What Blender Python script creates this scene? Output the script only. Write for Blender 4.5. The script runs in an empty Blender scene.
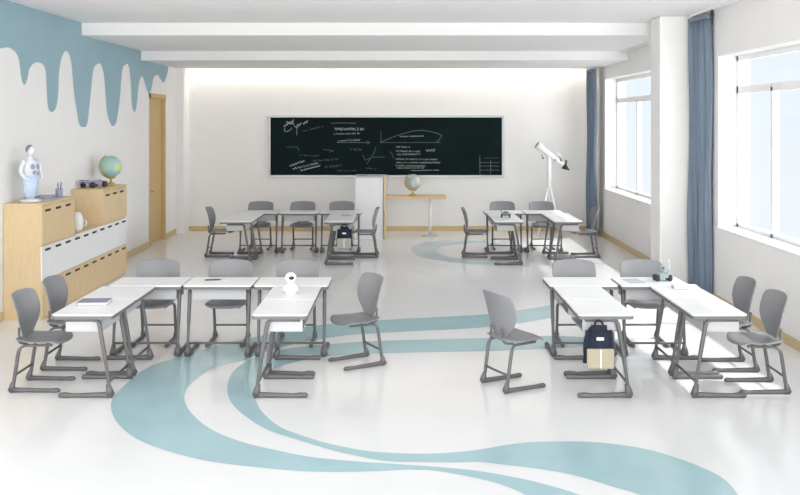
import bpy, bmesh, math, random
from mathutils import Vector, Matrix
random.seed(11)
S = bpy.context.scene
C = S.collection
PI = math.pi
F, VX, HY, CH = 880.0, 403.0, 120.0, 2.45      # focal px, vanishing point, camera height

# ---------------------------------------------------------------- camera
cd = bpy.data.cameras.new('camera'); cam = bpy.data.objects.new('camera', cd); C.objects.link(cam)
cam.location = (0, 0, CH); cam.rotation_euler = (PI/2, 0, 0)
cd.sensor_width = 36; cd.lens = F/800*36
cd.shift_x = -3/800; cd.shift_y = -127.5/800
cd.clip_end = 200
S.camera = cam
# ---------------------------------------------------------------- world
w = bpy.data.worlds.new('sky'); S.world = w; w.use_nodes = True
nt = w.node_tree; nt.nodes.clear()
tc = nt.nodes.new('ShaderNodeTexCoord'); sx = nt.nodes.new('ShaderNodeSeparateXYZ')
rp = nt.nodes.new('ShaderNodeValToRGB'); bg = nt.nodes.new('ShaderNodeBackground'); wo = nt.nodes.new('ShaderNodeOutputWorld')
mr = nt.nodes.new('ShaderNodeMapRange'); mr.inputs[1].default_value = -0.3; mr.inputs[2].default_value = 0.35
nt.links.new(tc.outputs['Generated'], sx.inputs[0]); nt.links.new(sx.outputs[2], mr.inputs[0])
nt.links.new(mr.outputs[0], rp.inputs[0]); nt.links.new(rp.outputs[0], bg.inputs[0]); nt.links.new(bg.outputs[0], wo.inputs[0])
rp.color_ramp.elements[0].color = (0.93, 0.96, 1.0, 1); rp.color_ramp.elements[1].color = (0.76, 0.90, 1.0, 1)
rp.color_ramp.elements[0].position = 0.35
bg.inputs[1].default_value = .60
# ---------------------------------------------------------------- lamps
def sun(energy, direction, angle):
    l = bpy.data.lights.new('sun', 'SUN'); l.energy = energy; l.angle = math.radians(angle); l.color = (1.0, .97, .93)
    o = bpy.data.objects.new('sun', l); C.objects.link(o)
    o.rotation_euler = Vector(direction).to_track_quat('-Z', 'Y').to_euler(); o.location = (8, 9, 8)
sun(2.2, (-math.cos(math.radians(55)), 0.0, -math.sin(math.radians(55))), 2.0)
def area(name, loc, direction, sx_, sy_, watts, color=(1, 1, 1)):
    l = bpy.data.lights.new(name, 'AREA'); l.shape = 'RECTANGLE'; l.size = sx_; l.size_y = sy_; l.energy = watts; l.color = color
    o = bpy.data.objects.new(name, l); C.objects.link(o); o.location = loc
    o.rotation_euler = Vector(direction).to_track_quat('-Z', 'Y').to_euler()
def soft_sun(name, energy, direction, angle, color=(1, 1, 1)):
    l = bpy.data.lights.new(name, 'SUN'); l.energy = energy; l.angle = math.radians(angle); l.color = color
    o = bpy.data.objects.new(name, l); C.objects.link(o); o.location = (0, 0, 6)
    o.rotation_euler = Vector(direction).to_track_quat('-Z', 'Y').to_euler()
soft_sun('front_fill', 4.0, (.05, 1, .24), 90, (1, .985, .97))  # added fill from behind the camera, tilted up to brighten the ceiling
soft_sun('window_daylight', 3.0, (-1, .1, -.35), 70, (.99, .99, 1))
S.view_settings.view_transform = 'Standard'; S.view_settings.look = 'None'
S.view_settings.exposure = 0.78; S.view_settings.gamma = 1.0; S.view_settings.use_curve_mapping = False

# ---------------------------------------------------------------- materials
def mat(name, col, rough=.5, metal=0, spec=.5, noise=0, nscale=20, stretch=(1, 1, 1), emit=None, alpha=None, bump=0):
    m = bpy.data.materials.new(name); m.use_nodes = True; t = m.node_tree
    b = t.nodes['Principled BSDF']; b.inputs['Roughness'].default_value = rough; b.inputs['Metallic'].default_value = metal
    b.inputs['Specular IOR Level'].default_value = spec
    b.inputs['Base Color'].default_value = (*col, 1)
    if noise or bump:
        tcn = t.nodes.new('ShaderNodeTexCoord'); mp = t.nodes.new('ShaderNodeMapping'); mp.inputs['Scale'].default_value = stretch
        n = t.nodes.new('ShaderNodeTexNoise'); n.inputs['Scale'].default_value = nscale; n.inputs['Detail'].default_value = 4
        t.links.new(tcn.outputs['Object'], mp.inputs[0]); t.links.new(mp.outputs[0], n.inputs['Vector'])
        r = t.nodes.new('ShaderNodeValToRGB')
        r.color_ramp.elements[0].position = .3; r.color_ramp.elements[1].position = .7
        r.color_ramp.elements[0].color = (*[c*(1-noise) for c in col], 1); r.color_ramp.elements[1].color = (*[min(1, c*(1+noise)) for c in col], 1)
        t.links.new(n.outputs['Fac'], r.inputs[0]); t.links.new(r.outputs[0], b.inputs['Base Color'])
        if bump:
            bp = t.nodes.new('ShaderNodeBump'); bp.inputs['Strength'].default_value = bump; bp.inputs['Distance'].default_value = .01
            t.links.new(n.outputs['Fac'], bp.inputs['Height']); t.links.new(bp.outputs[0], b.inputs['Normal'])
    if emit:
        b.inputs['Emission Color'].default_value = (*emit[0], 1); b.inputs['Emission Strength'].default_value = emit[1]
    if alpha is not None: b.inputs['Alpha'].default_value = alpha
    return m
M = dict(
    wall=mat('wall_paint', (.83, .815, .80), .8, noise=.01, nscale=3),
    ceil=mat('ceiling_paint', (.83, .82, .815), .85, noise=.01, nscale=3),
    floor=mat('floor_vinyl', (.80, .79, .785), .16, noise=.02, nscale=1.5),
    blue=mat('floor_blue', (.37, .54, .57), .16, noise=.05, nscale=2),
    blue_sheen=mat('floor_blue_sheen', (.55, .66, .70), .3, noise=.08, nscale=3),  # ribbon blue made paler: the far floor's light and sheen put into the colour
    drip=mat('wall_blue_paint', (.29, .43, .49), .75, noise=.05, nscale=1.2),
    wood=mat('oak_veneer', (.67, .51, .30), .5, noise=.07, nscale=5, stretch=(14, 14, 1)),
    doorwood=mat('door_oak', (.58, .40, .18), .5, noise=.08, nscale=5, stretch=(14, 14, 1)),
    skirt=mat('skirting_oak', (.62, .48, .27), .5, noise=.06, nscale=6, stretch=(1, 1, 8)),
    white=mat('white_laminate', (.80, .80, .80), .4, noise=.01, nscale=4),
    desk=mat('desk_laminate', (.80, .80, .795), .35, noise=.01, nscale=6),
    edge=mat('desk_edge', (.15, .15, .15), .5, noise=.03),
    tray=mat('tray_plastic', (.50, .50, .51), .5, noise=.02),
    chair=mat('chair_plastic', (.225, .225, .235), .45, noise=.03, nscale=30),
    frame=mat('frame_metal', (.135, .13, .13), .45, .2, noise=.04, nscale=30),
    cap=mat('frame_cap', (.12, .12, .12), .6, noise=.03),
    black=mat('black_plastic', (.02, .02, .022), .5, noise=.05),
    board=mat('chalkboard', (.003, .010, .011), .8, spec=.15, noise=.25, nscale=1.2),
    boardframe=mat('board_frame', (.50, .52, .52), .4, .4, noise=.02),
    chalk=mat('chalk', (.34, .38, .38), .9, noise=.15, nscale=60),
    chalkdim=mat('chalk_faint', (.12, .15, .155), .9, noise=.3, nscale=40),
    curtain=mat('curtain_cloth', (.175, .225, .29), .9, noise=.05, nscale=60, bump=.1),
    navy=mat('navy_fabric', (.010, .014, .032), .85, noise=.15, nscale=80, bump=.2),
    beige=mat('beige_fabric', (.37, .33, .24), .85, noise=.06, nscale=80),
    greypocket=mat('grey_fabric', (.36, .35, .32), .85, noise=.06, nscale=80),
    teal=mat('toy_teal', (.27, .34, .34), .4, noise=.05),
    green=mat('toy_green', (.10, .22, .20), .4, noise=.05),
    purple=mat('toy_purple', (.36, .30, .55), .4, noise=.05),
    notebook=mat('notebook_cover', (.25, .24, .31), .6, noise=.04),
    bookgrey=mat('book_cover_grey', (.50, .52, .55), .6, noise=.04),
    paper=mat('paper', (.82, .82, .81), .8, noise=.02),
    bluegrey=mat('blue_grey_plastic', (.28, .33, .45), .5, noise=.05),
    paleglass=mat('model_white', (.72, .73, .77), .3, noise=.04, nscale=12),
    modelblue=mat('model_blue', (.50, .62, .80), .3, noise=.12, nscale=12),
    modeldark=mat('model_dark', (.22, .22, .30), .4, noise=.1),
    gold=mat('brass', (.62, .42, .12), .35, .5, noise=.05),
    led=mat('led_strip', (1, 1, 1), .5, emit=((1, .94, .84), 11)),
)
def globe_mat(name, sea, land):
    m = bpy.data.materials.new(name); m.use_nodes = True; t = m.node_tree; b = t.nodes['Principled BSDF']
    b.inputs['Roughness'].default_value = .35
    c = t.nodes.new('ShaderNodeTexCoord'); n = t.nodes.new('ShaderNodeTexNoise'); n.inputs['Scale'].default_value = 6; n.inputs['Detail'].default_value = 3
    r = t.nodes.new('ShaderNodeValToRGB'); r.color_ramp.elements[0].position = .49; r.color_ramp.elements[1].position = .54
    r.color_ramp.elements[0].color = (*sea, 1); r.color_ramp.elements[1].color = (*land, 1)
    t.links.new(c.outputs['Object'], n.inputs['Vector']); t.links.new(n.outputs['Fac'], r.inputs[0]); t.links.new(r.outputs[0], b.inputs['Base Color'])
    return m
M['globe_a'] = globe_mat('globe_map_green', (.33, .52, .53), (.48, .60, .26))
M['globe_b'] = globe_mat('globe_map_pale', (.42, .50, .52), (.62, .64, .45))
def glass_mat():
    m = bpy.data.materials.new('window_glass'); m.use_nodes = True; t = m.node_tree; t.nodes.clear()
    a = t.nodes.new('ShaderNodeBsdfTransparent'); a.inputs[0].default_value = (.97, .985, .99, 1)
    g = t.nodes.new('ShaderNodeBsdfGlossy'); g.inputs['Roughness'].default_value = .02
    x = t.nodes.new('ShaderNodeMixShader'); x.inputs[0].default_value = .015; o = t.nodes.new('ShaderNodeOutputMaterial')
    t.links.new(a.outputs[0], x.inputs[1]); t.links.new(g.outputs[0], x.inputs[2]); t.links.new(x.outputs[0], o.inputs[0])
    return m
M['glass'] = glass_mat()

# ---------------------------------------------------------------- helpers
def smooth(bm, on=True):
    for f in bm.faces: f.smooth = on
def obj(name, bm, m, parent=None):
    bmesh.ops.recalc_face_normals(bm, faces=bm.faces)
    me = bpy.data.meshes.new(name); bm.to_mesh(me); bm.free()
    for x in (m if isinstance(m, (list, tuple)) else [m]): me.materials.append(M[x])
    o = bpy.data.objects.new(name, me); C.objects.link(o)
    if parent: o.parent = parent
    return o
def struct(name, bm, m, parent=None):
    o = obj(name, bm, m, parent)
    if not parent: o['kind'] = 'structure'
    return o
def empty(name, loc=(0, 0, 0), rz=0):
    o = bpy.data.objects.new(name, None); C.objects.link(o); o.empty_display_size = .1
    o.location = loc; o.rotation_euler = (0, 0, rz); return o
def tag(o, label, cat, group=None):
    o['label'] = label; o['category'] = cat
    if group: o['group'] = group
    return o
def add(bm, src):
    me = bpy.data.meshes.new('t'); src.to_mesh(me); src.free(); bm.from_mesh(me); bpy.data.meshes.remove(me); return bm
def box(bm, x0, x1, y0, y1, z0, z1, bev=0, seg=2, mi=0):
    b = bmesh.new(); bmesh.ops.create_cube(b, size=1)
    for v in b.verts: v.co = Vector(((x0+x1)/2+v.co.x*(x1-x0), (y0+y1)/2+v.co.y*(y1-y0), (z0+z1)/2+v.co.z*(z1-z0)))
    if bev: bmesh.ops.bevel(b, geom=b.edges[:], offset=bev, segments=seg, affect='EDGES', profile=.5)
    for f in b.faces: f.material_index = mi
    return add(bm, b)
def BX(*a, **k): return box(bmesh.new(), *a, **k)
def tube(bm, pts, r, n=10, caps=True, flat=1.0):
    pts = [Vector(p) for p in pts]
    rs = r if isinstance(r, (list, tuple)) else [r]*len(pts)
    rings = []; up = None
    for i, p in enumerate(pts):
        d = (pts[min(i+1, len(pts)-1)]-pts[max(i-1, 0)]).normalized()
        if up is None:
            up = Vector((0, 0, 1)) if abs(d.z) < .9 else Vector((1, 0, 0))
        u = (up-d*up.dot(d)).normalized(); v = d.cross(u); up = u
        rings.append([bm.verts.new(p+(u*math.cos(2*PI*k/n)*flat+v*math.sin(2*PI*k/n))*rs[i]) for k in range(n)])
    for a, b in zip(rings, rings[1:]):
        for k in range(n):
            f = bm.faces.new((a[k], a[(k+1) % n], b[(k+1) % n], b[k])); f.smooth = True
    if caps: bm.faces.new(rings[0]); bm.faces.new(rings[-1][::-1])
    return bm
def lathe(bm, prof, loc=(0, 0, 0), n=24, mtx=None):
    rings = []
    for r, z in prof:
        ring = []
        for k in range(n):
            p = Vector((r*math.cos(2*PI*k/n), r*math.sin(2*PI*k/n), z))
            if mtx: p = mtx @ p
            ring.append(bm.verts.new(p+Vector(loc)))
        rings.append(ring)
    for a, b in zip(rings, rings[1:]):
        for k in range(n):
            f = bm.faces.new((a[k], a[(k+1) % n], b[(k+1) % n], b[k])); f.smooth = True
    bm.faces.new(rings[0][::-1]); bm.faces.new(rings[-1])
    return bm
def sphere(bm, loc, r, sc=(1, 1, 1), n=20):
    b = bmesh.new(); bmesh.ops.create_uvsphere(b, u_segments=n, v_segments=n//2+2, radius=r)
    for v in b.verts: v.co = Vector((v.co.x*sc[0]+loc[0], v.co.y*sc[1]+loc[1], v.co.z*sc[2]+loc[2]))
    smooth(b); return add(bm, b)
def catmull(P, n=6, closed=False):
    out = []; N = len(P)
    for i in range(N if closed else N-1):
        g = lambda k: P[k % N] if closed else P[max(0, min(N-1, k))]
        p0, p1, p2, p3 = g(i-1), g(i), g(i+1), g(i+2)
        for j in range(n):
            t = j/n
            out.append(tuple(.5*(2*b+(c-a)*t+(2*a-5*b+4*c-d)*t*t+(3*b-a-3*c+d)*t**3) for a, b, c, d in zip(p0, p1, p2, p3)))
    if not closed: out.append(P[-1])
    return out
def poly(bm, pts, mi=0):
    from mathutils.geometry import tessellate_polygon
    V = [Vector(p) for p in pts]; vs = [bm.verts.new(p) for p in V]
    for tri in tessellate_polygon([V]):
        f = bm.faces.new([vs[k] for k in tri]); f.material_index = mi
def rounded(x0, x1, y0, y1, r, n=5):
    out = []
    for cx, cy, a in ((x1-r, y1-r, 0), (x0+r, y1-r, 90), (x0+r, y0+r, 180), (x1-r, y0+r, 270)):
        for k in range(n+1):
            t = math.radians(a+90*k/n); out.append((cx+r*math.cos(t), cy+r*math.sin(t)))
    return out
def prism(bm, pts, z0, z1, bev=0):
    b = bmesh.new()
    f = b.faces.new([b.verts.new((x, y, z0)) for x, y in pts])
    r = bmesh.ops.extrude_face_region(b, geom=[f])
    for v in r['geom']:
        if isinstance(v, bmesh.types.BMVert): v.co.z = z1
    if bev:
        e = [e for e in b.edges if abs(e.verts[0].co.z-e.verts[1].co.z) < 1e-6]
        bmesh.ops.bevel(b, geom=e, offset=bev, segments=2, affect='EDGES')
    return add(bm, b)
def dup(root, loc, rz=None):
    r = root.copy(); C.objects.link(r); r.location = loc
    if rz is not None: r.rotation_euler = (0, 0, rz)
    for ch in root.children:
        c = ch.copy(); C.objects.link(c); c.parent = r
        for g in ch.children:
            d = g.copy(); C.objects.link(d); d.parent = c
    return r
def gpx(px, py):                                   # a point of the floor plan
    s = (py-HY)/CH
    return ((px-VX)/s, F/s)

# ---------------------------------------------------------------- room
XL, XR, YB, Y0 = -4.9, 4.2, 19.43, 4.0
ZC = 3.93
# floor with its painted ribbons
bm = bmesh.new()
box(bm, XL-.3, XR+.3, Y0, YB+.2, -.1, 0)
def floor_poly(a, b, mi, dx=0, dy=0, z=.0015):
    P = catmull(a, 5)+catmull(b, 5)[::-1]
    poly(bm, [(*gpx(x, y), z) for x, y in P], mi)
A_out = [(552, 305), (490, 314), (400, 319), (320, 325), (260, 336), (215, 346), (177, 357.5), (148.5, 367), (126, 384), (112, 400), (113, 415.6), (124, 430), (145, 443), (177.5, 454), (213, 462), (255, 467), (300, 471), (340, 472), (380, 471), (405, 469.7), (430, 470.3), (455, 474), (480, 479), (502, 485), (525, 495), (550, 512)]
A_in = [(552, 318), (490, 327), (400, 332), (350, 335), (300, 343), (268, 352), (242, 361), (216, 367), (197, 378.5), (185.6, 391), (185.6, 404), (197, 419), (216, 432), (245, 443), (274.5, 450), (310, 457), (350, 461), (385, 463.5), (417, 465.5), (440, 467.2), (477, 471), (515, 477.5), (545, 484.5), (580, 495), (620, 512)]
B_out = [(630, 341), (560, 336), (490, 338), (380, 341), (320, 345), (280, 350), (252, 358.5), (236, 369), (229, 379), (227.6, 393), (232.5, 404), (245, 416), (268, 430), (300, 440.5), (330, 449.5), (355, 455.5), (385, 461), (420, 462.3), (455, 462.5), (480, 462.2), (502, 464.5), (540, 469), (577, 476), (615, 487.5), (640, 495), (680, 512)]
B_in = [(630, 345), (560, 348), (490, 351), (400, 353), (330, 356), (285, 365), (262, 377), (254, 389), (256, 401), (263, 413), (280, 427), (305, 436.5), (330, 444), (367, 451), (405, 453.5), (442, 453.3), (477, 450), (510, 444.5), (540, 442), (590, 442), (640, 448), (675, 457.5), (705, 469), (725, 480), (738, 495), (745, 512)]
floor_poly(A_out, A_in, 1); floor_poly(B_out, B_in, 1)
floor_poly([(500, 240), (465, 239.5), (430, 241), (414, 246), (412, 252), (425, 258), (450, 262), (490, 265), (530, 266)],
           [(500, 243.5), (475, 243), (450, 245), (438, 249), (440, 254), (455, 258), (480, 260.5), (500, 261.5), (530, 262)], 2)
struct('floor', bm, ['floor', 'blue', 'blue_sheen'])

# ceiling with two dropped slabs
bm = bmesh.new()
box(bm, XL-.3, XR+.3, Y0, YB+.2, ZC, ZC+.15)
box(bm, XL-.02, XR+.02, 13.41, 16.45, 3.74, ZC)
box(bm, XL-.02, XR+.02, 16.45, 19.20, 3.565, ZC)
struct('ceiling', bm, 'ceil')
# left wall, with the door opening, and its poured blue paint
DY0, DY1, DZ = 17.02, 18.08, 2.92
bm = bmesh.new()
box(bm, XL-.25, XL, Y0, DY0, 0, ZC); box(bm, XL-.25, XL, DY1, YB+.2, 0, ZC); box(bm, XL-.25, XL, DY0, DY1, DZ, ZC)
D = [(-60, 55), (-40, 62), (-22, 60), (-14, 52), (0, 48.5), (9.7, 48), (17.8, 56.5), (21, 77.5), (24.2, 85), (27.5, 77.5), (29, 69.5), (34, 63), (40.4, 63), (45.2, 69.5), (46.8, 93.7), (47.8, 106.6), (51, 112), (55.6, 108), (58, 93.7), (58.8, 74), (61.4, 58), (66.2, 51), (71, 61.4), (73.7, 90.5), (77, 113), (79.2, 124.4), (83.4, 127), (87.2, 122.8), (90.5, 93.7), (93, 71), (96.3, 64.6), (100.8, 64.6), (104, 77.5), (106.6, 110), (109.9, 122.8), (113, 126), (116.3, 121), (119.5, 100), (122, 71), (125.4, 64.6), (128.6, 66), (130.9, 84), (131.8, 103.4), (134, 112), (136.3, 106.6), (138.3, 87), (140.5, 77.5), (142.8, 77.5), (145.4, 85.6), (148.6, 93.7), (151.2, 89), (153.5, 77.5), (157.7, 75), (161.5, 80.8), (163.8, 82.4), (166.4, 76), (168, 70)]
P = catmull(D, 5)
def wl(px, py):
    s = (px-VX)/XL
    return (XL+.003, F/s, CH+(HY-py)/s)
top = [wl(x, y) for x, y in P]
poly(bm, top+[(XL+.003, top[-1][1], ZC), (XL+.003, top[0][1], ZC)], 1)
struct('wall_left', bm, ['wall', 'drip'])
struct('wall_back', BX(XL-.25, XR+.4, YB, YB+.2, 0, ZC), 'wall')
bm = bmesh.new(); box(bm, XL, XL+.17, 18.95, YB, 0, 3.565); struct('pillar_left', bm, 'wall')
# right wall with two window openings
WIN = [(7.75, 11.72), (13.3, 18.28)]; SZ, HZ, XG = 1.01, 3.30, 4.47
bm = bmesh.new(); xo = XR+.42
box(bm, XR, xo, Y0, YB+.2, 0, SZ); box(bm, XR, xo, Y0, YB+.2, HZ, ZC)
for a, b in ((Y0, WIN[0][0]), (WIN[0][1], WIN[1][0]), (WIN[1][1], YB+.2)): box(bm, XR, xo, a, b, SZ, HZ)
struct('wall_right', bm, 'wall')
struct('column', BX(3.65, XR+.02, 12.5, 12.98, 0, ZC, bev=.02), 'wall')
for n, ((a, b), mull) in enumerate(zip(WIN, ([9.0, 10.6], [15.0, 16.7]))):
    w_ = empty('window_%d' % (n+1), (XG, (a+b)/2, SZ)); w_['kind'] = 'structure'; c = (a+b)/2
    bm = bmesh.new(); fr = .07
    def bx(y0, y1, z0, z1, d=.05): box(bm, -.03, .05, y0-c, y1-c, z0-SZ, z1-SZ, bev=.006)
    bx(a, a+fr, SZ, HZ); bx(b-fr, b, SZ, HZ); bx(a, b, SZ+.0, SZ+fr); bx(a, b, HZ-fr, HZ); bx(a, b, 2.80, 2.90)
    for m_ in mull: bx(m_-.035, m_+.035, SZ, 2.85)
    obj('window_frame', bm, 'white', w_)
    obj('window_sill', BX(XR-.03-XG, -.02, a+.0-c, b-c, -.005, .022, bev=.006), 'white', w_)
    obj('window_pane', BX(.008, .014, a+.03-c, b-.03-c, .03, HZ-SZ-.03), 'glass', w_)
# baseboards
bm = bmesh.new(); box(bm, XL, XL+.018, Y0, DY0-.06, 0, .11); box(bm, XL, XL+.018, DY1+.06, 18.95, 0, .11)
struct('baseboard_left', bm, 'skirt')
struct('baseboard_back', BX(XL+.17, XR, YB-.018, YB, 0, .11), 'skirt')
bm = bmesh.new(); box(bm, XR-.018, XR, Y0, 12.5, 0, .11); box(bm, XR-.018, XR, 12.98, YB, 0, .11)
box(bm, 3.632, 3.65, 12.49, 12.99, 0, .11); box(bm, 3.632, XR, 12.482, 12.5, 0, .11)
struct('baseboard_right', bm, 'skirt')
# door
d = empty('door_1', (XL, (DY0+DY1)/2, 0)); d['kind'] = 'structure'; hw = (DY1-DY0)/2
obj('door_leaf', BX(-.10, -.055, -hw+.04, hw-.04, .01, DZ-.04, bev=.004), 'doorwood', d)
bm = bmesh.new()
box(bm, -.25, .015, -hw-.05, -hw+.04, 0, DZ+.04, bev=.003); box(bm, -.25, .015, hw-.04, hw+.05, 0, DZ+.04, bev=.003); box(bm, -.25, .015, -hw-.05, hw+.05, DZ-.04, DZ+.05, bev=.003)
obj('door_frame', bm, 'doorwood', d)
bm = bmesh.new(); tube(bm, [(-.055, -hw+.12, 1.05), (-.01, -hw+.12, 1.05), (0, -hw+.14, 1.05), (0, -hw+.26, 1.05)], .011)
obj('door_handle', bm, 'frame', d)
# warm strip lamp hidden in the slot over the back wall
o = obj('cove_strip_light', BX(XL+.2, XR-.2, 19.24, 19.29, 3.84, 3.87), 'led')
tag(o, 'warm linear strip lamp in the ceiling slot above the blackboard wall', 'lamp')

# ---------------------------------------------------------------- curtains
def curtain(xc, y0, y1, amp, folds, z0, z1, label, group=None, rz=0):
    rt = empty('curtain', (xc, (y0+y1)/2, 0), rz); tag(rt, label, 'curtain', group)
    bm = bmesh.new(); N = folds*12; rows = 14; g = []
    L = y1-y0
    for j in range(rows+1):
        t = j/rows; z = z0+(z1-z0)*t; row = []
        for i in range(N+1):
            u = i/N
            a = amp*(.75+.25*math.sin(i*.37+1))*(1-.25*t)
            x = a*math.sin(2*PI*folds*u)+.012*math.sin(3.1*t*PI+u*9)
            y = -L/2+L*u+.02*math.sin(4*PI*folds*u)+.01*math.sin(5*t+u*14)
            row.append(bm.verts.new((x, y, z)))
        g.append(row)
    for j in range(rows):
        for i in range(N):
            f = bm.faces.new((g[j][i], g[j][i+1], g[j+1][i+1], g[j+1][i])); f.smooth = True
    o = obj('curtain_cloth', bm, 'curtain', rt)
    md = o.modifiers.new('thick', 'SOLIDIFY'); md.thickness = .006
    obj('curtain_heading', BX(-.035, .035, -L/2, L/2, z1-.02, z1+.03, bev=.01), 'curtain', rt)
    return rt
curtain(4.085, 11.84, 12.40, .052, 5,   .02, 3.84, 'blue curtain gathered beside the near side of the white column, floor to ceiling', rz=.16)
curtain(3.99, 18.4, 18.9, .05, 5, .02, 3.50, 'blue curtain gathered in the far right corner next to the back wall', rz=.1)
for y0, y1, z, lab in ((Y0+.1, 12.45, 3.9, 'dark slim curtain rail on the ceiling above the near window'), (13.1, 16.4, 3.71, 'dark slim curtain rail on the first dropped slab above the far window')):
    r = empty('curtain_rail', (4.06, (y0+y1)/2, z)); tag(r, lab, 'curtain rail'); L = (y1-y0)/2
    obj('rail', BX(-.015, .015, -L, L, 0, .03), 'white', r)
    if z > 3.8:
        bm = bmesh.new(); yy = 11.56-(y0+y1)/2
        tube(bm, [(0, yy, .01), (.0, yy, -.06), (.005, yy, -.19)], [.012, .028, .008]); obj('cord_weight', bm, 'black', r)

# ---------------------------------------------------------------- blackboard
bb = empty('blackboard', (-.37, YB, 1.87)); tag(bb, 'long black chalkboard with grey frame and chalk scribbles on the back wall', 'blackboard')
W2, H2 = 2.60, .685
obj('writing_surface', BX(-W2+.04, W2-.04, -.035, -.005, -H2+.04, H2-.04), 'board', bb)
bm = bmesh.new()
for a in ((-W2, W2, -.05, 0, H2-.05, H2), (-W2, W2, -.05, 0, -H2, -H2+.05), (-W2, -W2+.05, -.05, 0, -H2+.05, H2-.05), (W2-.05, W2, -.05, 0, -H2+.05, H2-.05)): box(bm, *a, bev=.006)
box(bm, -W2+.2, W2-.2, -.09, -.05, -H2, -H2+.015)
obj('frame', bm, 'boardframe', bb)
sb = F/YB
def bp(px, py): return ((px-VX)/sb+.37, -.0375, CH+(HY-py)/sb-1.87)
def stroke(bm, pts, wd=.012):
    P = [Vector(bp(*p)) for p in pts]
    for a, b in zip(P, P[1:]):
        dv = b-a; L = dv.length
        if L < 1e-5: continue
        n = Vector((-dv.z, 0, dv.x)).normalized()*wd/2; e = dv.normalized()*wd*.3
        vs = [bm.verts.new(q+Vector((0, oy, 0))) for oy in (0, .0015) for q in (a-e-n, b+e-n, b+e+n, a-e+n)]
        for f in ((0, 1, 2, 3), (7, 6, 5, 4), (0, 4, 5, 1), (1, 5, 6, 2), (2, 6, 7, 3), (3, 7, 4, 0)): bm.faces.new([vs[k] for k in f])
def scrawl(bm, x0, y0, x1, y1, h, step=1.1, wd=.010, gap=.22):
    n = max(2, int(math.hypot(x1-x0, y1-y0)/(step*1.5))); run = []
    for i in range(n+1):
        t = i/n; x = x0+(x1-x0)*t+random.uniform(-.3, .3); y = y0+(y1-y0)*t+(h/2 if i % 2 else -h/2)*random.uniform(.4, 1)
        if random.random() < gap and len(run) > 1: stroke(bm, run, wd); run = []
        run.append((x, y))
    if len(run) > 1: stroke(bm, run, wd)
def chalk(kind, fn, *a):
    b = bmesh.new(); fn(b, *a)
    if len(b.faces): obj('chalk_writing', b, kind, bb)
    else: b.free()
chalk('chalk', scrawl, 335, 129, 364, 129, 3.0, .9, .018, .15)
for a in ((334, 134, 361, 133.5, 1.6), (338, 141, 360, 140, 1.8), (396, 147, 410, 147, 1.8), (396, 151, 420, 151.5, 2), (397, 154.5, 420, 154, 1.8), (396, 159, 437, 159.5, 1.8), (396, 162.5, 440, 162.5, 1.8), (396, 165.5, 425, 166, 1.6), (397, 168, 424, 168, 1.4), (400, 136.5, 425, 136, 1.5), (411, 170.5, 439, 170, .8), (426, 151, 435, 150, 3)): chalk('chalk', scrawl, *a, .9, .012)
chalk('chalk', scrawl, 290, 166, 305, 160.5, 2.2, .9, .016); chalk('chalk', scrawl, 293, 169, 318, 163, 2.2, .9, .016); chalk('chalk', scrawl, 301, 170.5, 320, 165.5, 1.2, .7, .02)
for a in ((284, 126.5, 294, 121), (287, 122.5, 294, 124), (303, 124, 308, 121.5), (295, 127, 301, 124)): chalk('chalk', scrawl, *a, 2.5, .9, .02, .1)
chalk('chalk', stroke, catmull([(285, 128), (285, 131), (289, 131), (292, 128)], 4), .014)
chalk('chalk', stroke, [(297, 135), (297, 128), (300, 125)], .010)
chalk('chalkdim', stroke, catmull([(331, 123.3), (345, 123), (356, 123.3)], 4), .016)
chalk('chalkdim', stroke, [(337, 142.5), (368, 142.5)], .014); chalk('chalkdim', stroke, [(367, 141), (370, 142.5), (367, 144)], .012)
chalk('chalkdim', stroke, [(381, 131), (381, 142), (380, 142.5), (425, 142.5), (440, 142.5)], .010)
chalk('chalkdim', stroke, catmull([(380, 142.5), (392, 137.5), (405, 133), (418, 130.5), (430, 131.5), (441, 135), (440, 138), (437, 142)], 5), .014)
chalk('chalkdim', stroke, catmull([(376, 147), (374, 153), (371, 158), (367, 164)], 4), .010); chalk('chalkdim', stroke, [(372, 157), (385, 157)], .010)
chalk('chalkdim', stroke, [(371, 158), (365, 160), (363, 155)], .010); chalk('chalkdim', scrawl, 366, 168, 376, 169, 1.5)
chalk('chalkdim', stroke, [(287, 147), (298, 147), (299, 151)], .010); chalk('chalkdim', stroke, [(323, 149.5), (334, 150.5), (330, 152)], .010)
chalk('chalkdim', scrawl, 313, 161, 338, 159, 2.4, .9); chalk('chalkdim', scrawl, 325, 167, 343, 165, 3, .9); chalk('chalkdim', scrawl, 350, 149, 362, 150, 2.2, .9); chalk('chalkdim', scrawl, 337, 170.7, 358, 170.7, .6); chalk('chalkdim', scrawl, 318, 155.5, 321, 155, 2)
chalk('chalkdim', scrawl, 348, 139.5, 360, 139.5, 2.5, .8); chalk('chalkdim', scrawl, 390, 151, 394, 158, 2, .9)
chalk('chalkdim', scrawl, 303, 131, 325, 126, 1.2); chalk('chalkdim', scrawl, 300, 155, 318, 156, 1.2)
chalk('chalkdim', stroke, [(479.7, 156), (479.7, 174)], .014)
for y in (162.5, 166, 170): chalk('chalkdim', stroke, [(480, y), (499, y)], .009)
chalk('chalkdim', stroke, [(490.5, 160), (490.5, 174)], .011); chalk('chalkdim', stroke, [(484, 158), (499, 158)], .006)

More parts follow.
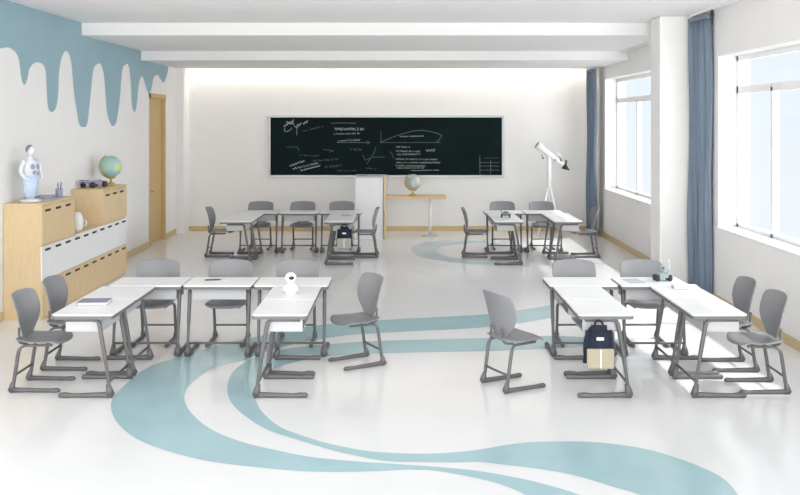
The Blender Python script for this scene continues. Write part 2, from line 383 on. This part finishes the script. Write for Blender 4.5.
# ---------------------------------------------------------------- lockers on the left
XF = -4.42; LZ = .905; Ya, Yb = 10.78, 14.08; PM = (Yb-Ya)/10
def handle(parent, y, z, hw=.075):
    obj('handle', BX(.0, .012, y-hw, y+hw, z-.014, z+.014, bev=.004), 'black', parent)
lo = empty('storage_cabinet', (XF, (Ya+Yb)/2, 0)); cy = (Ya+Yb)/2
tag(lo, 'long low oak locker unit with white upper doors against the left wall', 'cabinet')
dep = XF-XL-.005
obj('body', BX(-dep, -.02, Ya-cy, Yb-cy, 0, LZ), 'wood', lo)
for k in range(10):
    y0, y1 = Ya-cy+PM*k+.0015, Ya-cy+PM*(k+1)-.0015
    dr = obj('door', BX(-.02, 0, y0, y1, .478, LZ-.012, bev=.002), 'white', lo); dr['label'] = 'white upper door'
    handle(dr, (y0+y1)/2, LZ-.06)
    dr = obj('door', BX(-.02, 0, y0, y1, .03, .472, bev=.002), 'wood', lo); dr['label'] = 'oak lower door'
    handle(dr, (y0+y1)/2, .42)
def upper(y0, n, pre, label, name='locker'):
    L = n*PM+pre; e = empty(name, (XF, y0, LZ)); tag(e, label, 'cabinet')
    obj('body', BX(-dep, -.02, 0, L, 0, .495), 'wood', e)
    obj('top_panel', BX(-dep, .004, -.004, L+.004, .495, .52, bev=.003), 'wood', e)
    for k in range(n):
        a = k*PM+.0015; b = (k+1)*PM-.0015 if k < n-1 else L-.003
        dr = obj('door', BX(-.02, 0, a, b, .012, .488, bev=.002), 'wood', e)
        handle(dr, k*PM+PM/2, .425)
    return L
upper(Ya, 3, .08, 'oak three-door locker on the near end of the low unit')
upper(12.99, 3, .10, 'oak three-door locker on the far end of the low unit, under the green globe')
TZ = LZ+.52

def globe(loc, r, sm, base, label, tilt=.4):
    g = empty('globe', loc); tag(g, label, 'globe')
    bm = bmesh.new(); lathe(bm, [(.5*r, 0), (.5*r, .012), (.38*r, .03), (.12*r, .05), (.09*r, .05+.25*r), (.05*r, .06+.3*r)], n=24); obj('base', bm, base, g)
    cz = .06+.3*r+1.08*r
    bm = bmesh.new(); sphere(bm, (0, 0, 0), r, n=32); s_ = obj('sphere', bm, sm, g); s_.location = (0, 0, cz); s_.rotation_euler = (.2, tilt, .6)
    bm = bmesh.new()
    pts = [(1.08*r*math.sin(t), 0, cz-1.08*r*math.cos(t)) for t in [math.radians(-a) for a in range(-25, 160, 10)]]
    tube(bm, pts, .012, 8); obj('meridian_arm', bm, base, g)
globe((-4.60, 13.86, TZ), .17, 'globe_a', 'wood' if 0 else 'gold', 'blue and green globe on the far locker by the left wall')

# toy car
t = empty('toy_car', (-4.71, 13.42, TZ), math.atan2(.45, .16)); tag(t, 'purple toy racing car with black wheels on top of the far locker', 'toy car')
bm = bmesh.new()
tube(bm, [(-.20, 0, .075), (-.12, 0, .07), (0, 0, .075), (.12, 0, .085), (.2, 0, .08)], [.025, .045, .05, .05, .02], 10, flat=.55)
box(bm, -.06, .08, -.08, .08, .05, .075, bev=.01); obj('body', bm, 'purple', t)
bm = bmesh.new(); box(bm, -.24, -.17, -.09, .09, .11, .122, bev=.004); box(bm, -.22, -.20, -.05, -.04, .07, .115); box(bm, -.22, -.20, .04, .05, .07, .115); obj('rear_wing', bm, 'purple', t)
for x in (-.14, .14):
    for y in (-.085, .085):
        bm = bmesh.new(); tube(bm, [(x, y-.018, .045), (x, y+.018, .045)], .045, 16); obj('wheel', bm, 'black', t)

# cup in the gap, dark box behind it
t = empty('cup', (-4.56, 12.32, LZ)); tag(t, 'white ceramic cup standing in the gap between the two lockers', 'cup')
bm = bmesh.new(); lathe(bm, [(.06, 0), (.075, .03), (.085, .12), (.075, .20), (.055, .22), (.05, .25)], n=20); obj('cup_body', bm, 'paper', t)
bm = bmesh.new(); tube(bm, [(.08, 0, .06), (.12, 0, .07), (.13, 0, .12), (.08, 0, .16)], .009); obj('cup_handle', bm, 'paper', t)
t = empty('bottle', (-4.75, 12.15, LZ)); tag(t, 'dark slim bottle behind the white cup between the lockers', 'bottle')
bm = bmesh.new(); lathe(bm, [(.035, 0), (.038, .01), (.038, .15), (.015, .19), (.015, .22)], n=16); obj('bottle_body', bm, 'black', t)
bm = bmesh.new(); lathe(bm, [(.018, .22), (.018, .245)], n=16); obj('bottle_cap', bm, 'frame', t)

# anatomical torso model
t = empty('anatomy_model', (-4.69, 11.08, TZ), -.35); tag(t, 'pale anatomical figure model with blue lower body on the near locker', 'anatomy model')
bm = bmesh.new(); lathe(bm, [(.13, 0), (.13, .02), (.05, .035), (.03, .06)], n=24); obj('stand', bm, 'paleglass', t)
bm = bmesh.new(); lathe(bm, [(.06, .30), (.09, .34), (.105, .42), (.10, .49), (.05, .53), (.033, .55), (.03, .58)], n=24, mtx=Matrix.Diagonal((.75, 1.15, 1)))
obj('torso', bm, 'paleglass', t)
bm = bmesh.new(); lathe(bm, [(.05, .05), (.085, .08), (.095, .16), (.11, .24), (.09, .32), (.06, .35)], n=24, mtx=Matrix.Diagonal((.75, 1.1, 1)))
obj('lower_body', bm, 'modelblue', t)
bm = bmesh.new(); sphere(bm, (0.005, 0, .635), .055, (1, .85, 1.25)); sphere(bm, (.055, 0, .625), .012); obj('head', bm, 'paleglass', t)
bm = bmesh.new(); sphere(bm, (-.012, 0, .655), .056, (1, .88, 1.05)); obj('hair_cap', bm, 'modeldark', t)
for s in (-1, 1):
    bm = bmesh.new(); tube(bm, catmull([(0, s*.105, .505), (0, s*.15, .45), (.01, s*.165, .36), (.06, s*.13, .29), (.08, s*.09, .27)], 4), [.03]*4+[.027]*4+[.022]*4+[.018]*4+[.012], 10); obj('arm', bm, 'paleglass', t)
bm = bmesh.new()
for s, z, y in ((.035, .44, -.035), (.035, .44, .04), (.028, .37, -.01), (.022, .35, .05)): sphere(bm, (.068, y, z), s, (.5, 1, 1.1), 12)
obj('organs', bm, 'modeldark' if 0 else 'bluegrey', t)

# tray and pen pot on the near locker
t = empty('paper_tray', (-4.66, 11.47, TZ), .2); tag(t, 'flat dark desk tray with paper on the near locker', 'tray')
bm = bmesh.new(); box(bm, -.11, .11, -.13, .13, 0, .012)
for a in ((-.11, -.095, -.13, .13), (.095, .11, -.13, .13), (-.11, .11, -.13, -.115), (-.11, .11, .115, .13)): box(bm, *a, .01, .04, bev=.003)
obj('tray_shell', bm, 'bluegrey', t); obj('paper', BX(-.085, .085, -.105, .105, .012, .028), 'paper', t)
t = empty('pen_pot', (-4.58, 11.72, TZ)); tag(t, 'blue-grey pen pot with dark pens at the end of the near locker', 'pen pot')
bm = bmesh.new(); lathe(bm, [(.04, 0), (.045, .01), (.047, .11), (.042, .11), (.04, .02)], n=20); obj('pot', bm, 'bluegrey', t)
for i, (dx, dy) in enumerate(((.012, .01), (-.015, .012), (0, -.016), (.02, -.01))):
    bm = bmesh.new(); tube(bm, [(dx*.6, dy*.6, .025), (dx*1.8, dy*1.8, .17+.01*i)], .006, 8); obj('pen', bm, 'black' if i % 2 else 'bluegrey', t)

# ---------------------------------------------------------------- lectern, teacher's table, globe, telescope
t = empty('lectern', (-.67, 18.33, 0)); tag(t, 'white lectern cabinet with oak side edge below the blackboard', 'lectern')
obj('body', BX(-.30, .26, -.27, .27, 0, 1.27, bev=.004), 'white', t)
obj('side_panel', BX(.27, .315, -.29, .29, 0, 1.30, bev=.004), 'wood', t)
obj('side_panel', BX(-.325, -.305, -.29, .29, 0, 1.30, bev=.004), 'white', t)
obj('top_panel', BX(-.303, .268, -.29, .29, 1.275, 1.30, bev=.004), 'tray', t)
t = empty('teacher_table', (.27, 18.72, 0)); tag(t, 'oak-topped table beside the lectern with a white pedestal leg', 'table')
obj('tabletop', BX(-.61, .64, -.28, .28, .79, .845, bev=.006), 'wood', t)
bm = bmesh.new(); lathe(bm, [(.03, .02), (.03, .79)], (.30, -.08, 0), 16); obj('pedestal', bm, 'white', t)
bm = bmesh.new(); lathe(bm, [(.17, 0), (.17, .012), (.06, .028)], (.30, -.08, 0), 28); obj('foot_plate', bm, 'tray', t)
globe((.215, 18.68, .845), .165, 'globe_b', 'gold', 'pale globe on a brass base on the oak-topped table under the blackboard', -.3)

sT = 47.6; YT = F/sT
t = empty('telescope', ((549-VX)/sT, YT, 0)); tag(t, 'white telescope on a tripod by the right end of the back wall', 'telescope')
def tp(px, py): return Vector(((px-549)/sT, 0, CH+(HY-py)/sT))
a, b = tp(537, 145), tp(563.5, 165); dv = (b-a).normalized()
pts = [a, a+dv*.14, a+dv*.145, a+dv*.42, a+dv*.425, b]
bm = bmesh.new(); tube(bm, pts, [.078, .078, .062, .062, .048, .042], 20); obj('optical_tube', bm, 'white', t)
bm = bmesh.new(); tube(bm, [a-dv*.012, a+dv*.004], .070, 20); obj('objective_lens', bm, 'edge', t)
bm = bmesh.new(); tube(bm, [b, b+dv*.05, b+dv*.055, b+dv*.10], [.045, .045, .03, .03], 14); tube(bm, [b+dv*.06, b+dv*.06+Vector((.01, 0, .14))], .02, 12); tube(bm, [b+dv*.03+Vector((-.06, 0, -.04)), b+dv*.08+Vector((.06, 0, -.05))], .018, 10); obj('eyepiece', bm, 'black', t)
bm = bmesh.new(); q = a+dv*.46+Vector((.07, 0, .09)); tube(bm, [q-dv*.09, q+dv*.09], .018, 12); tube(bm, [q+Vector((-.03, 0, -.02)), q+Vector((-.08, 0, -.06))], .01, 8); obj('finder_scope', bm, 'white', t)
bm = bmesh.new(); m0 = a+dv*.30
tube(bm, [m0, m0+Vector((0.01, 0, -.12)), (0, 0, 1.30), (0, 0, .98)], [.04, .05, .045, .04], 14); obj('mount', bm, 'white', t)
bm = bmesh.new()
for k in ((m0+Vector((-.12, -.03, -.09))), (m0+Vector((.14, -.03, -.13))), (m0+Vector((.26, -.03, -.14)))): sphere(bm, k, .022, n=10); tube(bm, [k, k+Vector((-.02, .05, .08))], .008, 8)
obj('knobs', bm, 'edge', t)
for k in range(3):
    an = math.radians(90+120*k); bm = bmesh.new()
    tube(bm, [(0.03*math.cos(an), .03*math.sin(an), 1.02), (.16*math.cos(an), .16*math.sin(an), .5), (.30*math.cos(an), .30*math.sin(an), .01)], [.024, .022, .014], 10); obj('tripod_leg', bm, 'white', t)

# ---------------------------------------------------------------- chair
def sheet(fn, nu, nv, th):
    bm = bmesh.new(); g = [[[bm.verts.new(fn(i/nu*2-1, j/nv, s)) for i in range(nu+1)] for j in range(nv+1)] for s in (0, 1)]
    for s in (0, 1):
        for j in range(nv):
            for i in range(nu):
                q = (g[s][j][i], g[s][j][i+1], g[s][j+1][i+1], g[s][j+1][i]); bm.faces.new(q if s else q[::-1])
    def side(A, B):
        for k in range(len(A)-1): bm.faces.new((A[k], A[k+1], B[k+1], B[k]))
    side(g[0][0], g[1][0]); side(g[0][-1], g[1][-1])
    side([r[0] for r in g[0]], [r[0] for r in g[1]]); side([r[-1] for r in g[0]], [r[-1] for r in g[1]])
    smooth(bm); return bm
def interp(tab, t):
    for (a, *A), (b, *B) in zip(tab, tab[1:]):
        if t <= b:
            k = (t-a)/(b-a); k = k*k*(3-2*k) if 0 else k
            return [p+(q-p)*k for p, q in zip(A, B)]
    return tab[-1][1:]
#        t    x     z    halfwidth
BACK = [(0, -.150, .475, .095), (.12, -.155, .52, .135), (.28, -.163, .58, .195), (.45, -.178, .66, .236), (.62, -.195, .735, .246), (.8, -.218, .81, .243), (.90, -.232, .845, .236), (.96, -.240, .863, .218), (1, -.245, .872, .180)]
SEAT = [(0, -.195, .462, .135), (.05, -.185, .456, .165), (.15, -.145, .448, .190), (.35, -.06, .440, .212), (.6, .06, .441, .222), (.8, .16, .448, .220), (.92, .215, .445, .205), (.97, .235, .438, .185), (1, .245, .428, .15)]
def back_fn(u, v, s):
    x, z, hw = interp(BACK, v)
    y = u*hw; x = x+.055*(u*hw/.24)**2+(.008 if s else -.008)
    return (x, y, z+.012*(1-u*u)*(1 if v > .99 else 0))
def seat_fn(u, v, s):
    x, z, hw = interp(SEAT, v)
    return (x+(-.03*u*u if v > .9 else 0), u*hw, z+.016*abs(u)**3*(1 if v < .85 else .3)+(.007 if s else -.009))
def make_chair():
    t = empty('school_chair')
    o = obj('seat', sheet(seat_fn, 14, 22, .016), 'chair', t); sd = o.modifiers.new('s', 'SUBSURF'); sd.levels = sd.render_levels = 1
    o = obj('backrest', sheet(back_fn, 14, 26, .016), 'chair', t); sd = o.modifiers.new('s', 'SUBSURF'); sd.levels = sd.render_levels = 1
    for s in (-1, 1):
        y = s*.185; bm = bmesh.new()
        P = catmull([(.14, s*.15, .418), (.0, s*.155, .415), (-.10, s*.165, .412), (-.142, y, .38), (-.165, y, .26), (-.195, y, .06), (-.205, y, .03)], 4)
        tube(bm, P, [.0125]*(len(P)-13)+[.0165]*8+[.012]*5, 10)
        lg = obj('leg', bm, 'frame', t)
        bm = bmesh.new()
        tube(bm, [(-.232, y, .018), (-.225, y, .024), (-.12, y, .022), (.13, y, .018), (.20, y, .018), (.222, y, .016)], [.014, .025, .021, .018, .023, .014], 10)
        tube(bm, [(-.212, y, .02), (-.204, y, .06), (-.192, y, .10)], [.032, .025, .016], 10)
        obj('foot', bm, 'frame', lg)
    bm = bmesh.new(); tube(bm, [(-.181, -.185, .155), (-.181, .185, .155)], .011, 10); obj('stretcher', bm, 'frame', t)
    for s in (-1, 1):
        bm = bmesh.new(); tube(bm, catmull([(-.09, s*.13, .42), (-.165, s*.115, .43), (-.185, s*.09, .48), (-.188, s*.085, .56)], 4), .011, 8); obj('back_bracket', bm, 'frame', t)
    return t

# ---------------------------------------------------------------- desk: front edge at x=0, pupil's side at +x
def make_desk(wd, dp=.49):
    t = empty('school_desk'); h = wd/2-.004
    bm = bmesh.new(); prism(bm, rounded(0, dp, -h, h, .035), .727, .742, .003); obj('tabletop', bm, 'desk', t)
    bm = bmesh.new(); prism(bm, rounded(-.002, dp+.002, -h-.002, h+.002, .037), .698, .7265, .003); obj('edge_band', bm, 'edge', t)
    k = h-.075
    bm = bmesh.new(); box(bm, .12, .44, -k, k, .575, .585); box(bm, .12, .13, -k, k, .585, .694, bev=.003); box(bm, .12, .44, -k, -k+.01, .585, .694, bev=.003); box(bm, .12, .44, k-.01, k, .585, .694, bev=.003)
    obj('book_tray', bm, 'tray', t)
    for s in (-1, 1):
        y = s*(h-.045); bm = bmesh.new()
        P = catmull([(.42, y, .683), (.25, y, .683), (.17, y, .680), (.135, y, .655), (.115, y, .55), (.085, y, .38), (.05, y, .14), (.042, y, .05)], 3)
        tube(bm, P, [.0135]*9+[.0195]*7+[.0150]*(len(P)-16), 10)
        lg = obj('leg', bm, 'frame', t)
        bm = bmesh.new()
        tube(bm, [(.008, y, .020), (.016, y, .026), (.12, y, .024), (.36, y, .018), (.43, y, .021), (.475, y, .019), (.488, y, .014)], [.014, .029, .024, .020, .026, .025, .014], 10)
        tube(bm, [(.034, y, .024), (.042, y, .07), (.054, y, .12)], [.038, .030, .019], 10)
        obj('foot', bm, 'frame', lg)
    bm = bmesh.new(); tube(bm, [(.052, -h+.045, .135), (.052, h-.045, .135)], .012, 10); obj('stretcher', bm, 'frame', t)
    return t
AW, RW = .66, .72
proto = {}
def desk(key, wd, x, y, rz, label, group):
    if key not in proto:
        o = make_desk(wd, .54 if key == 'deep arm' else .49); proto[key] = o; o.location = (x, y, 0); o.rotation_euler = (0, 0, rz)
    else: o = dup(proto[key], (x, y, 0), rz)
    return tag(o, label, 'desk', group)
def chair(x, y, deg, label, group):
    if 'chair' not in proto:
        o = make_chair(); proto['chair'] = o; o.location = (x, y, 0); o.rotation_euler = (0, 0, math.radians(deg))
    else: o = dup(proto['chair'], (x, y, 0), math.radians(deg))
    return tag(o, label, 'chair', group)
# rows: front edge faces the camera (local +x -> +Y).  arms run away from the camera.
YR = 9.08
for DYG, gname in ((0, 'near'), (7.1, 'back')):
    G = gname
    for side in ('left', 'right'):
        grp = '%s %s group of desks' % (G, side)
        if side == 'left':
            rows = [(-2.67, .765, 'wide', 'left'), (-1.92, RW, 'row', 'middle'), (-1.16, .78, 'wider', 'right')]
        else:
            rows = [(1.87, RW, 'row', 'left'), (2.61, RW, 'row', 'right')]
        for x, wd, key, nm in rows:
            desk(key, wd, x, YR+DYG, PI/2, '%s desk in the crosswise row of the %s %s desk group' % (nm, G, side), 'desks of the '+grp)
        arms = ((-2.55, PI, 'left'), (-1.33, 0, 'right')) if side == 'left' else ((2.03, PI, 'left'), (2.54, 0, 'right'))
        for x, rz, nm in arms:
            for k, pos in enumerate(('front', 'second')):
                desk('deep arm' if x < -2 else 'arm', AW, x, 7.72+AW/2+k*(AW+.01)+DYG, rz, '%s desk from the camera in the %s arm of the %s %s desk group' % (pos, nm, G, side), 'desks of the '+grp)
cg = lambda G, s: 'chairs of the %s %s desk group' % (G, s)
for G, D_ in (('near', 0), ('back', 7.1)):
    for x, nm in ((-2.735, 'left'), (-1.925, 'middle'), (-1.175, 'right')):
        chair(x, 9.68+D_, -90, 'grey chair behind the %s desk of the %s left row, back to the blackboard' % (nm, G), cg(G, 'left'))
    for x, nm in ((1.91, 'left'), (2.665, 'right')):
        chair(x, 9.68+D_, -90, 'grey chair behind the %s desk of the %s right row, back to the blackboard' % (nm, G), cg(G, 'right'))
chair(-3.31, 8.10, 0, 'grey chair nearest the camera at the far left, sideways at the front desk', cg('near', 'left'))
chair(-3.31, 8.79, 0, 'grey chair at the far left by the lockers, behind the nearest left one', cg('near', 'left'))
chair(-.47, 8.86, 209, 'grey chair pulled out at an angle on the right side of the near left desks', cg('near', 'left'))
chair(1.02, 8.14, 27.8, 'grey chair pulled out at an angle left of the desk with the navy backpack', cg('near', 'right'))
chair(3.23, 8.05, 180, 'grey chair nearest the camera at the far right, beside the window wall', cg('near', 'right'))
chair(3.23, 8.74, 180, 'grey chair by the window wall, behind the nearest right one', cg('near', 'right'))
chair(-3.31, 15.90, 0, 'grey chair at the left side of the back left desk group, seen side on', cg('back', 'left'))
chair(-.67, 15.81, 180, 'grey chair at the right side of the back left desk group, near the lectern', cg('back', 'left'))
chair(1.29, 15.82, -3, 'grey chair at the left side of the back right desk group, seen side on', cg('back', 'right'))
chair(3.27, 15.82, 180, 'grey chair at the right side of the back right desk group, near the curtain', cg('back', 'right'))

# ---------------------------------------------------------------- backpacks
def backpack(x, y, pocket, label):
    t = empty('backpack', (x, y, .285)); tag(t, label, 'backpack', 'navy backpacks hung on desk ends')
    b = bmesh.new(); box(b, -.14, .14, -.06, .06, 0, .375)
    for v in b.verts:
        if v.co.z > .2: v.co.x *= .82; v.co.y *= .8
    bmesh.ops.bevel(b, geom=b.edges[:], offset=.045, segments=4, affect='EDGES'); smooth(b)
    obj('body', b, 'navy', t)
    pk = obj('front_pocket', BX(-.118, .118, -.085, -.05, .012, .185, bev=.014, seg=3), pocket, t)
    obj('zip_flap', BX(-.006, .006, -.088, -.08, .02, .18), 'paper', pk)
    obj('name_patch', BX(-.032, .032, -.064, -.045, .255, .28, bev=.003), 'paper', t)
    for s in (-1, 1):
        bm = bmesh.new(); tube(bm, catmull([(s*.06, .05, .34), (s*.10, .075, .25), (s*.11, .075, .12), (s*.10, .055, .04)], 4), .012, 8); obj('shoulder_strap', bm, 'navy', t)
    bm = bmesh.new(); tube(bm, catmull([(-.035, 0, .36), (-.03, 0, .395), (0, .01, .41), (.03, 0, .395), (.035, 0, .36)], 4), .010, 8); obj('grab_handle', bm, 'navy', t)
backpack(1.71, 7.685, 'beige', 'navy backpack with beige pocket hanging on the near desk end at right')
backpack(-.985, 14.785, 'greypocket', 'navy backpack with grey pocket hanging on a desk end of the back left group')

# ---------------------------------------------------------------- things on the desks
DZT = .742
t = empty('notebook', (-2.87, 8.19, DZT), .08); tag(t, 'grey-purple closed notebook on the near left arm of desks', 'book')
bm = bmesh.new(); box(bm, -.135, .135, -.10, .10, 0, .004); box(bm, -.135, .135, -.10, .10, .026, .030); box(bm, -.135, -.130, -.10, .10, .003, .027); obj('cover', bm, 'notebook', t)
obj('pages', BX(-.128, .13, -.095, .095, .0042, .0258), 'paper', t)
t = empty('open_book', (2.87, 9.0-.06, DZT), -.15); tag(t, 'pale grey book with white pages on the right arm of the near right desks', 'book')
bm = bmesh.new(); box(bm, -.13, .13, -.1, .1, 0, .006, bev=.002); obj('cover', bm, 'bookgrey', t)
bm = bmesh.new(); box(bm, -.122, -.002, -.092, .092, .006, .026, bev=.006); box(bm, .002, .122, -.092, .092, .006, .026, bev=.006); obj('pages', bm, 'paper', t)
for i, (x, y, rz, lab) in enumerate(((-1.02, 15.75, .1, 'sheet of paper on the back left group beside the backpack desk'), (2.45, 9.33, .2, 'sheet of paper on the near right row beside the toy robot'))):
    bm = bmesh.new(); N = 8
    g = [[bm.verts.new((-.09+.18*a/N, -.12+.24*b/N, .0015+.003*math.sin(a/N*PI))) for a in range(N+1)] for b in range(N+1)]
    for b_ in range(N):
        for a_ in range(N): bm.faces.new((g[b_][a_], g[b_][a_+1], g[b_+1][a_+1], g[b_+1][a_]))
    o = obj('paper_sheet', bm, 'bookgrey', None); o.location = (x, y, DZT); o.rotation_euler = (0, 0, rz)
    o.modifiers.new('t', 'SOLIDIFY').thickness = .001; tag(o, lab, 'paper')
t = empty('pen', (-2.03, 9.37, DZT+.007), .12); tag(t, 'black pen lying on the middle desk of the near left row', 'pen')
bm = bmesh.new(); tube(bm, [(-.08, 0, 0), (-.075, 0, 0), (.07, 0, 0)], [.003, .007, .007], 10); obj('barrel', bm, 'black', t)
bm = bmesh.new(); tube(bm, [(.07, 0, 0), (.095, 0, 0)], [.008, .006], 10); obj('pen_cap', bm, 'edge', t)
o = obj('eraser', BX(-.025, .025, -.012, .012, 0, .014, bev=.003), 'bookgrey'); o.location = (-1.90, 9.36, DZT); tag(o, 'small pale eraser right of the black pen', 'eraser')

t = empty('toy_robot', (-1.10, 8.62, DZT)); tag(t, 'small white robot with round head and black face on the near left desks', 'robot')
bm = bmesh.new(); lathe(bm, [(.045, 0), (.055, .01), (.05, .06), (.036, .105), (.02, .118)], n=20); obj('body', bm, 'white', t)
bm = bmesh.new(); sphere(bm, (0, 0, .165), .056, (1, .95, .92), 24); obj('head', bm, 'white', t)
bm = bmesh.new(); sphere(bm, (.006, -.028, .167), .036, (1, .8, .72), 18); obj('face_visor', bm, 'black', t)
for s in (-1, 1):
    bm = bmesh.new(); tube(bm, [(s*.04, 0, .09), (s*.062, 0, .06), (s*.064, -.01, .03)], [.012, .013, .009], 8); obj('arm', bm, 'white', t)

def rover(x, y, z, rz, m, label, mast):
    t = empty('toy_rover', (x, y, z), rz); tag(t, label, 'toy')
    obj('body', BX(-.055, .055, -.05, .05, .03, .085, bev=.012), m, t)
    for sx in (-.07, .07):
        for sy in (-.035, .035):
            bm = bmesh.new(); tube(bm, [(sx-.014, sy, .032), (sx+.014, sy, .032)], .032, 16); obj('wheel', bm, 'black', t)
    if mast:
        bm = bmesh.new(); tube(bm, [(0, 0, .08), (0, 0, .12)], .016, 10); box(bm, -.035, .03, -.03, .03, .115, .155, bev=.01); obj('head', bm, m, t)
        bm = bmesh.new(); sphere(bm, (-.01, -.03, .137), .012, n=10); obj('camera_eye', bm, 'black', t)
        bm = bmesh.new(); tube(bm, [(.05, 0, .07), (.08, 0, .12), (.085, 0, .17), (.07, 0, .20)], .008, 8); sphere(bm, (.072, 0, .20), .016, n=10); obj('arm', bm, 'tray', t)
    else:
        obj('cabin', BX(-.035, .04, -.03, .03, .08, .11, bev=.01), m, t)
        bm = bmesh.new(); tube(bm, [(-.04, 0, .08), (-.09, 0, .12)], .006, 8); obj('antenna', bm, 'black', t)
rover(2.76, 9.36, DZT, .15, 'teal', 'grey-green toy robot on black wheels on the near right row', True)
rover(1.80, 15.42, DZT, -.1, 'green', 'dark green toy car on the left arm of the back right desks', False)
